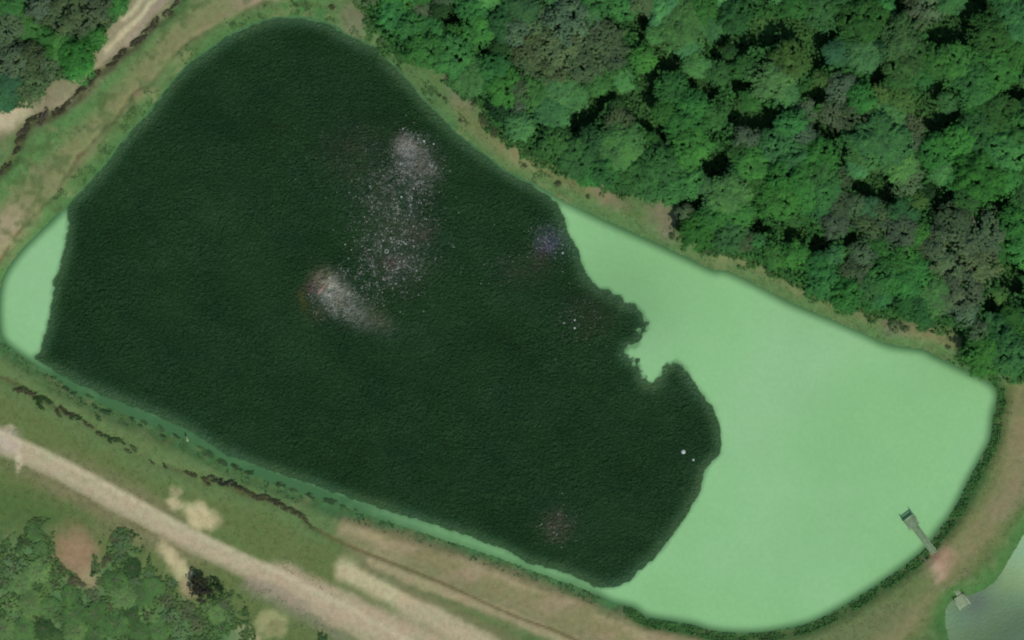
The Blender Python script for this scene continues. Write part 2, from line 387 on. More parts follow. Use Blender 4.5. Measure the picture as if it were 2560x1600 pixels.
bs = w.n('ShaderNodeBsdfPrincipled'); bs.inputs['Specular IOR Level'].default_value = .3; bs.inputs['Roughness'].default_value = .42; bs.inputs['IOR'].default_value = 1.33
tint = w.ramp(w.noise(pos, .12, 4, .6), [(.3, (.92, .98, 1.12)), (.5, g3(1)), (.72, (1.14, 1.0, .84))])
w.l(w.mul(at.outputs['Color'], tint), bs.inputs['Base Color']); w.l(bu.outputs[0], bs.inputs['Normal'])
w.l(bs.outputs[0], w.out.inputs[0]); M_WATER = w.m

A, B, F = sheet_grid(-80, 75, -50, 50, .3)
apx, apy = A / SC + 1280, 800 - B / SC
sp = sdf(apx, apy, POND) * SC
sd = sdf(apx + 8 * (fbm(apx, apy, 14, 51) - .5), apy + 8 * (fbm(apx, apy, 14, 55) - .5), DARK)
wcol = np.tile(C(29,61,29), (len(A), 1))
def glare_patch(c, cx, cy, rx, ry, ang, amt):  # paints sun glare into the water colour as pale patches
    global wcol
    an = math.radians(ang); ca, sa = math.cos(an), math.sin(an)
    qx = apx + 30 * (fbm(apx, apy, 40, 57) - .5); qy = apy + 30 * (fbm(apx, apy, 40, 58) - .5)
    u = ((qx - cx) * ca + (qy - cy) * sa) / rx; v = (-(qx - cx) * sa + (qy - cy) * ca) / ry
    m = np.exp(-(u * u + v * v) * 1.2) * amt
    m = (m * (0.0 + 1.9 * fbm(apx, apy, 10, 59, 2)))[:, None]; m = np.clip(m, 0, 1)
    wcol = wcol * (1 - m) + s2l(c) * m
edge = sm(-30, 2, sd)[:, None]                     # shallows: greener towards the rim
wcol = wcol * (1 - edge * .55) + C(60,96,58) * edge * .55
glare_patch((178,176,164), 1018, 376, 22, 34, -35, .75); glare_patch((120,122,112), 1045, 415, 40, 46, -40, .7)
glare_patch((184,180,158), 828, 722, 38, 32, 30, .85); glare_patch((140,146,128), 868, 768, 62, 36, 30, .5); glare_patch((100,106,92), 930, 800, 70, 26, 25, .4)
glare_patch((84,90,80), 990, 520, 80, 120, 0, .35); glare_patch((82,84,74), 1000, 660, 80, 60, 0, .35); glare_patch((74,76,58), 880, 380, 80, 80, 0, .25)
glare_patch((84,80,108), 1372, 605, 32, 32, 0, .6); glare_patch((84,70,66), 1350, 640, 30, 40, 0, .35); glare_patch((86,72,64), 1395, 1315, 34, 34, 0, .5)
glare_patch((92,56,60), 782, 720, 18, 34, 40, .45); glare_patch((74,78,30), 754, 756, 14, 26, 0, .5); glare_patch((72,60,40), 790, 784, 24, 26, 30, .35); glare_patch((62,68,52), 1290, 680, 60, 40, 0, .3); glare_patch((60,70,50), 1480, 780, 70, 60, 0, .35)
glare_patch((84,66,60), 1050, 585, 40, 30, 0, .35); glare_patch((84,62,54), 975, 660, 34, 20, 0, .4)
calm = (.42 + .58 * (1 - sm(-46, -8, sd + 14 * (fbm(apx, apy, 60, 62) - .5)))) * (.72 + .5 * fbm(apx, apy, 110, 63, 3))
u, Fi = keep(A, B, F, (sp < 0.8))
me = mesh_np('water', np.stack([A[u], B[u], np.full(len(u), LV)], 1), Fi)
ca = me.color_attributes.new('WaterColor', 'FLOAT_COLOR', 'POINT'); ca.data.foreach_set('color', np.concatenate([wcol[u], calm[u, None]], 1).astype(np.float32).ravel())
tag(link('water', me, M_WATER), 'dark green rippled lake water with pale painted glare patches', None, None, 'structure')

# duckweed
d = NT('duckweed')
pos = d.n('ShaderNodeNewGeometry').outputs['Position']
at = d.n('ShaderNodeAttribute', attribute_name='Density')
sp_ = d.n('ShaderNodeSeparateColor'); d.l(at.outputs['Color'], sp_.inputs[0])
big = d.ramp(d.noise(pos, .035, 4, .55), [(.3, tuple(C(134,186,124))), (.5, tuple(C(137,189,129))), (.7, tuple(C(143,190,136)))])
fine = d.ramp(d.noise(pos, 1.6, 6, .7), [(.3, g3(.95)), (.7, g3(1.05))])
mxc = d.n('ShaderNodeMix', data_type='RGBA'); thin = d.n('ShaderNodeRGB'); thin.outputs[0].default_value = (*C(62,104,62), 1)
d.l(sp_.outputs[1], mxc.inputs[0]); d.l(thin.outputs[0], mxc.inputs[6]); d.l(d.mul(big, fine), mxc.inputs[7])
bs = d.n('ShaderNodeBsdfPrincipled'); bs.inputs['Roughness'].default_value = .8; bs.inputs['Specular IOR Level'].default_value = .2
d.l(mxc.outputs[2], bs.inputs['Base Color'])
nn = d.noise(pos, 2.2, 5, .65)
m1 = d.n('ShaderNodeMath', operation='MULTIPLY_ADD'); d.l(nn, m1.inputs[0]); m1.inputs[1].default_value = .7; m1.inputs[2].default_value = -.35
m2 = d.n('ShaderNodeMath', operation='ADD'); d.l(m1.outputs[0], m2.inputs[0]); d.l(sp_.outputs[0], m2.inputs[1])
mr = d.n('ShaderNodeMapRange', interpolation_type='SMOOTHSTEP'); mr.inputs[1].default_value = .3; mr.inputs[2].default_value = .7; d.l(m2.outputs[0], mr.inputs[0])
tr = d.n('ShaderNodeBsdfTransparent'); ms = d.n('ShaderNodeMixShader'); d.l(mr.outputs[0], ms.inputs[0]); d.l(tr.outputs[0], ms.inputs[1]); d.l(bs.outputs[0], ms.inputs[2])
d.l(ms.outputs[0], d.out.inputs[0]); M_DUCK = d.m
# smear of thin weed beside the left bay and over the ragged island tips
soft = 5 + 12 * np.exp(-((apx - 1690) ** 2 + (apy - 915) ** 2) / 45 ** 2) + 7 * (apx < 200)
notch = np.exp(-((apx - 1600) ** 2 + (apy - 870) ** 2) / 75 ** 2)
soft = soft + 9 * notch
sdn = sd + (9 + 85 * notch) * (fbm(apx, apy, 24, 151, 4) - .5)
dens = sm(-1, 1, sdn / soft)
thick = sm(-6, 24, -sp / SC)                 # thinner along the banks
lowb = (1 - sm(20, 34, -sp / SC)) * (1 - sm(1440, 1520, apx)) * sm(80, 150, apx) * (apy > 860)
bandt = .0 + .5 * sm(750, 1250, apx) + .3 * (fbm(apx, apy, 30, 95) - .5)
thick = thick * (1 - lowb) + lowb * bandt * (.75 + .5 * sm(2, 14, -sp / SC))
dull = np.exp(-(((apx - 1560) / 170) ** 2 + ((apy - 760) / 150) ** 2)) * .26 + .16 * (fbm(apx * .8 + apy * .6, apy - apx * .5, 170, 153, 3) - .35)
thick = np.clip(np.clip(thick, 0, 1) * (.55 + .45 * sm(0, 10, sd)) - np.clip(dull, 0, 1), 0, 1)
def duck(name, A, B, F, m, dens, thick, zz, label, grp=None):
    u, Fi = keep(A, B, F, m)
    me = mesh_np(name, np.stack([A[u], B[u], np.full(len(u), zz)], 1), Fi)
    ca = me.color_attributes.new('Density', 'FLOAT_COLOR', 'POINT')
    cc = np.stack([dens[u], thick[u], np.zeros(len(u)), np.ones(len(u))], 1); ca.data.foreach_set('color', cc.astype(np.float32).ravel())
    return tag(link(name, me, M_DUCK), label, 'duckweed', None, 'stuff')
right = apx > 800
west = apx < 400
isd = (sd > -22) & (sp < .4)
duck('duckweed', A, B, F, isd & ~(west & (apy < 905)), dens, thick, LV + .008, 'pale green duckweed sheet covering the right end and lower rim')
duck('duckweed', A, B, F, isd & (west & (apy < 905)), dens, thick, LV + .012, 'small pale green duckweed sheet in the left corner of the lake')

# second pond, lower right corner
A2, B2, F2 = sheet_grid(64, 90, -60, -24, .3)
p2x, p2y = A2 / SC + 1280, 800 - B2 / SC
s2 = sdf(p2x, p2y, POND2) * SC
wc2 = np.tile(C(108,138,98), (len(A2), 1)); f = fbm(p2x, p2y, 50, 91)[:, None]; wc2 = wc2 * (.85 + .3 * f)
dn = sm(0, 1, ((p2x - 2440) * .9 - (p2y - 1440)) / 190 + .2 * (f[:, 0] - .5))[:, None]; wc2 = wc2 * (1 - dn) + C(138,172,126) * dn
m = np.exp(-(((p2x - 2440) / 48) ** 2 + ((p2y - 1508) / 42) ** 2))[:, None] * .75; wc2 = wc2 * (1 - m) + C(86,98,86) * m
m = sm(1500, 1620, p2y + (p2x - 2450) * .5)[:, None] * .6; wc2 = wc2 * (1 - m) + C(66,84,62) * m
u, Fi = keep(A2, B2, F2, s2 < .8)
me = mesh_np('water', np.stack([A2[u], B2[u], np.full(len(u), LV - .3)], 1), Fi)
ca = me.color_attributes.new('WaterColor', 'FLOAT_COLOR', 'POINT'); ca.data.foreach_set('color', np.concatenate([wc2[u], np.ones((len(u), 1))], 1).astype(np.float32).ravel())
M_W2 = M_WATER.copy(); M_W2.name = 'still_water'
for n_ in M_W2.node_tree.nodes:
    if n_.type == 'BUMP': n_.inputs['Distance'].default_value = .04
tag(link('water', me, M_W2), 'cloudy grey green water of the small pond in the lower right corner', None, None, 'structure')
# ------------------------------------------------------------------ foliage
def leafmat(name, spec=.0, tr=.28, dark=.7):
    f = NT(name)
    oi = f.n('ShaderNodeObjectInfo'); ge = f.n('ShaderNodeNewGeometry'); tc = f.n('ShaderNodeTexCoord')
    v = f.ramp(ge.outputs['Random Per Island'], [(0, (.80, .84, .80)), (.6, g3(1)), (1, (1.22, 1.16, 1.14))])
    cl = f.ramp(f.noise(ge.outputs['Position'], .55, 3, .6), [(.3, (.8, .74, .8)), (.5, g3(1)), (.7, (1.28, 1.22, 1.05))])
    c = f.mul(f.mul(oi.outputs['Color'], v), cl)
    df = f.n('ShaderNodeBsdfDiffuse'); tl = f.n('ShaderNodeBsdfTranslucent'); ms = f.n('ShaderNodeMixShader'); ms.inputs[0].default_value = tr
    f.l(c, df.inputs[0]); f.l(c, tl.inputs[0]); f.l(df.outputs[0], ms.inputs[1]); f.l(tl.outputs[0], ms.inputs[2]); f.l(ms.outputs[0], f.out.inputs[0])
    return f.m
M_LEAF = leafmat('leaves', tr=.42)
def simple(name, c, rough=.9, sc=6, lo=.75, hi=1.25):
    f = NT(name); tc = f.n('ShaderNodeTexCoord'); base = f.n('ShaderNodeRGB'); base.outputs[0].default_value = (*s2l(c), 1)
    bs = f.n('ShaderNodeBsdfPrincipled'); bs.inputs['Roughness'].default_value = rough
    f.l(f.mul(base.outputs[0], f.ramp(f.noise(tc.outputs['Object'], sc, 5, .65), [(.3, g3(lo)), (.7, g3(hi))])), bs.inputs['Base Color'])
    f.l(bs.outputs[0], f.out.inputs[0]); return f.m
M_BARK = simple('bark', (110,100,84)); M_TWIG = simple('pale_twigs', (112,112,94))
M_WOOD = simple('weathered_wood', (124,148,112), .85, 3); M_PALE = simple('pale_wood', (158,174,136), .8, 3); M_POST = simple('grey_post', (160,168,140))
M_WHITE = simple('white_plastic', (176,186,176), .5, 3, .9, 1.05); M_PINK = simple('faded_pink_plastic', (190,130,130), .6)

def cards(P, N, S, rg, asp=.8):
    n = len(P)
    N = N / (np.linalg.norm(N, axis=1, keepdims=True) + 1e-9)
    r = rg.normal(size=(n, 3)); T = np.cross(N, r); T /= np.linalg.norm(T, axis=1, keepdims=True) + 1e-9
    Bt = np.cross(N, T); S = S[:, None]
    v = np.stack([P - T * S, P - Bt * S * asp, P + T * S, P + Bt * S * asp], 1)
    v[:, 2] += N * S * .15
    return v.reshape(-1, 3), np.arange(n * 4).reshape(-1, 4)

def crown_mesh(seed, n=7000, leaf=.045, hz=.62, clump=.42, amp=.55, thin=.0, fine=.12):
    rg = np.random.default_rng(seed); so = seed * 3.7
    a = rg.uniform(0, 2 * math.pi, n * 2); r = np.sqrt(rg.uniform(0, 1, n * 2))
    rim = .74 + .75 * (fbm(np.cos(a) * 1.5 + so, np.sin(a) * 1.5 - so, .62, seed % 11, 4) - .35)
    rs = r * (1 + .34 * rg.beta(1.1, 3.0, n * 2) * r ** 3)          # stray sprays beyond the rim
    x, y = rs * rim * np.cos(a), rs * rim * np.sin(a)
    def hf(x, y, r):
        f = fbm(x + so, y - so, clump, seed % 7, 4); g_ = fbm(x * 1.3 - so, y * 1.3 + so, fine, seed % 5, 2)
        return hz * np.clip(1 - r ** 2.2, 0, 1) ** .7 * (1 - amp + amp * 1.6 * f) + .10 * (g_ - .5), f, g_
    zt, f, g_ = hf(x, y, r)
    depth = rg.exponential(.05, n * 2)
    ok = (f * .5 + g_ * .5 - .22 * r ** 4 * rg.uniform(0, 1, n * 2)) > np.quantile(f * .5 + g_ * .5, thin)
    skirt = rg.uniform(0, 1, n * 2) < .12
    zz = np.where(skirt, -rg.uniform(0, .25, n * 2) * (r ** 2) + zt * .1, zt - depth)
    P = np.stack([x, y, zz], 1)[ok][:n]; rr = r[ok][:n]
    e = .03; zx = (hf(x + e, y, r)[0] - zt)[ok][:n] / e; zy = (hf(x, y + e, r)[0] - zt)[ok][:n] / e
    out = np.stack([P[:, 0], P[:, 1], np.zeros(len(P))], 1) * (rr ** 2)[:, None]
    SN = np.stack([-zx * .35, -zy * .35, np.ones(len(P))], 1) + out * .7 + rg.normal(size=P.shape) * .12
    SN /= np.linalg.norm(SN, axis=1, keepdims=True)
    N = SN + rg.normal(size=P.shape) * .42
    V, Fq = cards(P, N, leaf * rg.uniform(.6, 1.35, len(P)), rg)
    me = mesh_np('crown', V, Fq)
    me.polygons.foreach_set('use_smooth', np.ones(len(Fq), bool)); me.normals_split_custom_set_from_vertices(np.repeat(SN, 4, 0))
    return me

def tube(V, F, p, q_, r0, r1, n=5):
    p, q_ = Vector(p), Vector(q_); ax = (q_ - p).normalized(); t = ax.orthogonal().normalized(); bt = ax.cross(t); b0 = len(V)
    for c, r in ((p, r0), (q_, r1)):
        for k in range(n):
            an = 2 * math.pi * k / n; V.append(tuple(c + (t * math.cos(an) + bt * math.sin(an)) * r))
    for k in range(n): F.append((b0 + k, b0 + (k + 1) % n, b0 + n + (k + 1) % n, b0 + n + k))
def trunk_mesh(seed, twigs=6, reach=.8):        # unit height to crown base at z = 1
    rd = random.Random(seed); V, F = [], []
    top = (rd.uniform(-.06, .06), rd.uniform(-.06, .06), .62)
    tube(V, F, (0, 0, -.08), top, .05, .034, 7)
    for k in range(twigs):
        a = k * 2 * math.pi / twigs + rd.uniform(-.3, .3); r = reach * rd.uniform(.45, .75)
        e = (top[0] + r * .5 * math.cos(a), top[1] + r * .5 * math.sin(a), .62 + rd.uniform(.2, .32))
        tube(V, F, top, e, .028, .016)
        for j in range(3):
            a2 = a + rd.uniform(-.7, .7); e2 = (e[0] + r * .55 * math.cos(a2), e[1] + r * .55 * math.sin(a2), e[2] + rd.uniform(.08, .3))
            tube(V, F, e, e2, .015, .005, 4)
    return mesh_np('trunk', V, F)

CROWN = {'green': [crown_mesh(100 + i, 8500, .040, .60, .38, .62, .12, .16) for i in range(9)],
         'soft': [crown_mesh(200 + i, 8500, .046, .48, .50, .50, .04, .2) for i in range(6)],
         'grey': [crown_mesh(300 + i, 8000, .028, .50, .40, .55, .34, .10) for i in range(7)]}
SHRUB = {'leafy': [crown_mesh(400 + i, 3200, .056, .6, .50, .50, .02, .2) for i in range(7)],
         'thin': [crown_mesh(500 + i, 1800, .055, .7, .45, .7, .45, .2) for i in range(6)],
         'scrub': [crown_mesh(600 + i, 700, .085, .8, .5, .7, .40, .25) for i in range(6)]}
TR = [trunk_mesh(700 + i) for i in range(5)]; TRG = [trunk_mesh(720 + i, 8, 1.15) for i in range(4)]
STEM = [trunk_mesh(740 + i, 4, .9) for i in range(3)]
for grp in list(CROWN.values()) + list(SHRUB.values()):
    for me in grp: me.materials.append(M_LEAF)
for me in TR + STEM: me.materials.append(M_BARK)
for me in TRG: me.materials.append(M_TWIG)

COLS = {  # leaf colours (linear reflectance)
 'bright': ((.054, .196, .048), 'bright green', 'green'), 'green': ((.050, .160, .046), 'mid green', 'green'),
 'soft': ((.082, .232, .072), 'soft light green', 'soft'), 'teal': ((.060, .170, .066), 'bluish green', 'soft'),
 'olive': ((.080, .182, .052), 'yellowish olive', 'green'), 'grey': ((.092, .156, .074), 'grey green', 'grey'),
 'dark': ((.030, .085, .030), 'dark green', 'green'), 'brown': ((.100, .130, .070), 'brownish grey', 'grey')}
SHADOW = [(1103,48,36),(1222,111,26),(1611,66,30),(1665,140,34),(1621,198,24),(1465,262,36),(1440,310,34),(1600,262,40),(1640,315,34),(1565,250,30),(1756,217,34),(1857,220,26),(1822,112,42),(1905,85,34),
   (1862,286,40),(1920,300,30),(1973,74,36),(2042,114,34),(2042,150,22),(2240,18,26),(2370,79,48),(2436,26,34),(2200,190,28),(2040,235,26),(2343,225,34),(2311,265,30),(2550,225,32),(2065,320,34),(2343,304,44),
   (1783,421,36),(2185,458,50),(2356,487,34),(2507,506,32),(2047,617,26),(1986,588,24),(2528,691,30),(2481,765,28),(1888,572,22),(1725,512,20),(2000,70,30),(1500,240,20),(2120,600,18)]
rt = random.Random(3)
TREES = []
def tree(px, py, r, c, h=None, name='tree'):
    rr_ = r * 1.36
    for sx0, sy0, sr0 in SHADOW: rr_ = min(rr_, max(.85 * r, math.hypot(px - sx0, (py - sy0)) - .62 * sr0))
    R_ = rr_ * SC
    h = h if h else 3.6 + R_ * .75 + rt.uniform(-.5, .8)
    zc = h - R_ * .45
    k = (H - zc) / H                                   # the crown stands above the ground: base below it
    x, y = (px - 1280) * SC * k, (800 - py) * SC * k
    gz = ground_z(1280 + x / SC, 800 - y / SC)
    t = empty(name, (x, y, gz)); t.rotation_euler.z = rt.uniform(0, 6.283)
    colr, word, fam = COLS[c]
    cr = bpy.data.objects.new('crown', rt.choice(CROWN[fam])); col.objects.link(cr); cr.parent = t
    cr.location = (0, 0, zc - gz); cr.scale = (R_, R_ * rt.uniform(.85, 1.12), R_ * rt.uniform(.75, 1.05))
    j = rt.uniform(.76, 1.24) * 1.38; cr.color = (colr[0] * j * rt.uniform(.9, 1.12), colr[1] * j, colr[2] * j * rt.uniform(.85, 1.2), 1)
    tk = bpy.data.objects.new('trunk', rt.choice(TRG if fam == 'grey' else TR)); col.objects.link(tk); tk.parent = t
    tk.scale = (R_ * .95, R_ * .95, (zc - gz) / 0.95)
    TREES.append(dict(o=t, x=px, y=py, r=r, w=word, name=name)); return t

LIST = []
def L_(c, s):
    for it in s.split():
        v = [int(q_) for q_ in it.split(',')]; LIST.append((v[0], v[1], v[2], c))
L_('bright', '1077,85,52 1130,98,46 1195,74,52 1063,122,40 1130,140,42 1235,180,42 1260,215,36 1605,148,34 1677,225,46 1730,265,52 1658,280,38 1730,370,42 1717,317,44 1986,16,38 '
   '2396,164,54 2475,172,60 2536,172,46 2436,212,44 2515,119,50 2304,180,46 2410,354,46 2515,378,44 2449,432,58 2515,448,50 2384,440,46 1724,453,42 1783,540,38 1743,580,36 1836,527,42 '
   '1973,448,46 2013,474,42 1946,500,44 1888,413,40 1986,638,34 2047,665,42 2264,660,40 2277,696,42 2224,691,42 2058,696,36 2462,887,40 2198,21,40 1558,12,30 1762,20,36 1465,425,34 2330,700,34 2540,560,34 2560,625,34 2450,300,38 2343,381,40')
L_('soft', '1703,53,62 1663,20,48 1783,60,46 1716,114,42 1743,164,38 1640,90,30 1558,196,38 1492,206,40 1400,225,50 1380,278,46 1440,240,40 2198,357,54 2158,385,46 2145,416,34 1822,493,44 1783,479,42 2340,740,36 1545,370,48 2356,426,42')
L_('green', '1796,180,36 1862,169,34 1875,251,38 1624,357,38 1386,357,42 1478,376,42 1518,416,42 1584,440,42 1650,421,44 1664,461,40 1624,466,30 1440,395,36 2047,21,42 2158,48,46 2489,87,54 2541,58,48 2490,286,46 2450,330,46 2530,330,46 '
   '2370,257,34 2450,243,34 1946,370,42 2039,434,38 2065,469,38 2047,511,36 1986,538,36 2084,638,32 2171,712,36 2206,733,32 2277,744,34 2528,893,40 2502,840,40 2541,800,34 2304,770,34 1900,465,34 1940,640,26 1893,600,24 2560,120,40 2560,440,36 2430,385,38 1985,400,40 1840,440,36 1300,20,40 1260,60,40')
L_('grey', '1340,60,46 1430,50,56 1490,110,58 1400,120,52 1330,125,42 1380,175,44 1450,160,46 1545,304,32 1862,344,42 1290,75,34 2105,225,50 2092,286,54 2145,290,42 2012,278,38 2277,317,32 2264,360,34 2269,448,34 2084,440,36 2084,564,40 '
   '2380,560,58 2450,590,54 2380,630,58 2450,670,54 2410,720,50 2335,610,44 2158,638,42 2145,686,38 2356,745,38 2132,516,26 2000,357,42 2290,45,38 2330,13,36 1857,605,26 1716,535,32 2250,580,42 2185,559,40 1310,160,32 2449,830,24 2409,776,34 1297,230,30 1300,270,26')
L_('teal', '2092,132,42 2158,132,42 2171,527,28 1305,18,36 2065,440,30 2250,545,34 2481,810,30')
L_('olive', '2198,251,46 2250,259,38 2250,93,52 2264,148,46 2047,198,28 1973,148,52 1930,198,42 2502,738,28 2296,503,20 1020,15,26 1290,30,28')
L_('dark', '1103,20,36 1250,262,26 1250,115,34 2216,110,30 1545,265,26 1400,330,30 1822,130,26 2320,480,26')
done = []
for (x, y, r, c) in LIST:
    tree(x, y, r, c); done.append((x, y, r))
# trees that fill the canopy between
tries = 0; added = 0
while added < 60 and tries < 6000:
    tries += 1
    x = rt.uniform(900, 2600); y = rt.uniform(-40, 930); r = rt.uniform(26, 42)
    if float(sdf(np.array([x]), np.array([y]), FOREST)[0]) > -r * .6: continue
    if any(math.hypot(x - a_, y - b_) < .55 * (r + c_) for a_, b_, c_ in done): continue
    if any(math.hypot(x - a_, y - b_) < r * .6 + c_ for a_, b_, c_ in SHADOW): continue
    c = rt.choice(['green', 'bright', 'grey', 'green', 'soft'])
    tree(x, y, r, c, 3.2 + r * SC + rt.uniform(0, 1.5)); done.append((x, y, r)); added += 1
# the copse at the top left
N_FOREST = len(TREES)
for (x, y, r, c, h) in [(159,30,46,'grey',8),(215,28,42,'grey',7.5),(112,10,40,'grey',7.5),(200,60,30,'grey',6),(250,20,32,'grey',6),(20,5,36,'green',6),(286,10,28,'bright',4.5),(190,138,40,'bright',4.5),(150,120,32,'soft',4),(195,168,30,'bright',3.5),(118,130,28,'bright',3.6),
                        (64,66,34,'green',5),(24,62,34,'grey',6),(79,148,38,'grey',6),(36,160,40,'grey',6),(79,204,40,'grey',5.5),(24,205,38,'teal',5.5),(100,95,26,'green',4),(8,245,30,'teal',4.5),(110,175,28,'grey',4.5),(8,115,28,'grey',5),(236,95,24,'green',3.5)]:
    tree(x, y, r, c, h)

# shrubs
SHR = []
def shrub(px, py, r, colr, fam, word, flat=.42, name='shrub', hh=None, rz=None):
    R_ = r * SC * 1.15; gz = ground_z(px, py)
    t = empty(name, W(px, py, gz)); t.rotation_euler.z = rt.uniform(0, 6.283) if rz is None else math.radians(rz + rt.uniform(-32, 32))
    cr = bpy.data.objects.new('foliage', rt.choice(SHRUB[fam])); col.objects.link(cr); cr.parent = t
    zz = hh if hh else R_ * .12
    cr.location = (0, 0, zz); cr.scale = (R_, R_ * rt.uniform(.75, 1.15), R_ * flat) if rz is None else (R_ * rt.uniform(1.1, 1.6), R_ * rt.uniform(.5, .8), R_ * flat)
    j = rt.uniform(.85, 1.18) * 1.1; cr.color = (colr[0] * j, colr[1] * j, colr[2] * j, 1)
    st = bpy.data.objects.new('stem', rt.choice(STEM)); col.objects.link(st); st.parent = t; st.scale = (R_ * .8, R_ * .8, zz + R_ * .25)
    SHR.append(dict(o=t, x=px, y=py, r=r, w=word, name=name, k=len(SHR))); return t
PG = (.118, .215, .074); MG = (.090, .190, .062); DG = (.050, .108, .038); GG = (.100, .180, .076); BR = (.098, .108, .056); OL = (.105, .150, .070)
for s in [(85,1332,26,MG,'leafy','bluish green'),(60,1352,16,DG,'scrub','dark green'),(48,1369,14,DG,'scrub','dark green'),(8,1374,14,DG,'scrub','dark green'),(100,1372,24,MG,'leafy','mid green'),
          (304,1350,30,GG,'thin','grey green'),(300,1385,26,GG,'thin','grey green'),(283,1350,14,BR,'scrub','dark brown'),(325,1345,12,BR,'scrub','dark brown'),(268,1398,14,BR,'scrub','dark brown'),(258,1412,10,BR,'scrub','dark brown'),(333,1420,28,DG,'leafy','dark green'),(291,1450,36,MG,'leafy','mid green'),(340,1455,28,GG,'thin','grey green'),  # dark brown clumps here stand in for shadow along the bush edges
          (384,1465,34,MG,'leafy','mid green'),(357,1490,34,MG,'leafy','mid green'),(310,1495,36,PG,'leafy','pale green'),(185,1454,18,BR,'scrub','dark brown'),(205,1462,13,BR,'scrub','dark brown'),(175,1486,28,MG,'leafy','mid green'),(36,1418,36,GG,'thin','grey green'),(92,1430,38,PG,'leafy','pale green'),(55,1465,34,PG,'leafy','pale green'),(135,1460,30,PG,'thin','pale green'),
          (4,1455,30,GG,'thin','grey green'),(79,1508,40,PG,'leafy','pale green'),(25,1512,34,PG,'thin','pale green'),(125,1520,34,MG,'leafy','mid green'),(110,1572,30,DG,'leafy','dark green'),(140,1590,24,DG,'leafy','dark green'),(60,1575,34,MG,'leafy','mid green'),(10,1570,34,PG,'leafy','pale green'),(8,1535,12,DG,'scrub','dark green'),
          (185,1535,38,MG,'leafy','mid green'),(238,1535,40,MG,'leafy','mid green'),(190,1580,34,PG,'leafy','pale green'),(240,1585,34,MG,'leafy','mid green'),(291,1560,38,MG,'leafy','mid green'),(285,1520,20,BR,'scrub','dark brown'),(335,1540,30,DG,'leafy','dark green'),(370,1535,34,PG,'thin','pale green'),(350,1580,32,MG,'leafy','mid green'),(397,1575,34,MG,'leafy','mid green'),
          (415,1500,26,OL,'thin','olive'),(425,1540,32,GG,'thin','grey green'),(463,1530,30,OL,'thin','olive'),(450,1580,28,GG,'thin','grey green'),(495,1560,28,OL,'thin','olive'),(542,1535,30,PG,'leafy','pale green'),(552,1570,26,MG,'thin','mid green'),(520,1520,22,PG,'thin','pale green'),(560,1510,20,OL,'thin','olive'),
          (235,1490,24,OL,'thin','olive'),(152,1420,13,BR,'scrub','dark brown'),(250,1455,14,OL,'scrub','olive'),(430,1460,18,GG,'thin','grey green'),(806,1592,16,DG,'scrub','dark green'),(375,1435,16,GG,'thin','grey green')]:
    if s[5] == 'pale green' and s[0] % 3 == 0 and s[1] > 1500: continue
    shrub(s[0], s[1], s[2] * .8, tuple(1.35 * q_ for q_ in s[3]), *s[4:], flat=.22)
S1 = len(SHR)
for s in [(500,1462,24,(.05,.055,.036),'scrub','dark brown'),(512,1484,22,(.055,.06,.04),'scrub','dark brown'),(542,1478,20,DG,'scrub','dark green'),(500,1450,13,BR,'scrub','brown')]:
    shrub(*s, flat=1.3, hh=1.4)
S2 = len(SHR)
# scrub along the upper-left ditch
P = DITCH; Lc = np.concatenate([[0], np.cumsum(np.hypot(*np.diff(P, axis=0).T))])
def along(P, t):
    Lc = np.concatenate([[0], np.cumsum(np.hypot(*np.diff(P, axis=0).T))])
    return np.interp(t, Lc, P[:, 0]), np.interp(t, Lc, P[:, 1])
t = 60
while t < Lc[-1] - 60:
    x, y = along(P, t); dk = rt.random()
    big = 1 + .5 * math.exp(-((x - 110) ** 2 + (y - 295) ** 2) / 60 ** 2) + .3 * math.exp(-((x - 245) ** 2 + (y - 185) ** 2) / 30 ** 2)
    if not (395 < x < 418) and rt.random() < .74:
        shrub(x + rt.uniform(-4, 4), y + rt.uniform(-4, 4), rt.uniform(6, 14) * big, (.086, .094, .052) if dk < .7 else (.125, .120, .085), 'scrub', 'dark brown', flat=.5, name='scrub_clump', rz=42)
    t += rt.uniform(14, 19) * big
S3 = len(SHR)
for (x, y, r, c) in [(45,976,12,BR),(62,975,15,BR),(78,983,11,BR),(96,1000,13,DG),(108,995,10,DG),(120,1003,11,DG),(100,1016,10,DG),(145,1035,12,BR),(160,1028,13,BR),(176,1036,11,BR),(190,1044,11,DG),(214,1058,9,BR),(228,1066,8,BR),
                     (250,1085,10,BR),(272,1098,12,DG),(285,1100,12,DG),(302,1102,10,DG),(320,1128,10,OL),(335,1122,9,OL),(380,1156,7,BR),(412,1165,7,BR),(472,1184,11,BR),(486,1188,9,BR),(515,1202,13,BR),(530,1196,12,BR),(552,1205,15,(.05,.06,.045)),(578,1208,14,(.05,.06,.045)),
                     (598,1220,11,BR),(612,1226,11,BR),(632,1238,11,BR),(648,1246,12,BR),(668,1245,12,BR),(688,1254,12,BR),(705,1266,12,BR),(728,1277,12,BR),(752,1288,11,BR),(765,1302,9,BR),(778,1318,9,OL)]:
    shrub(x, y, r * .9, c, 'scrub', 'dark', flat=.45, name='scrub_clump', rz=-27)
S4 = len(SHR)
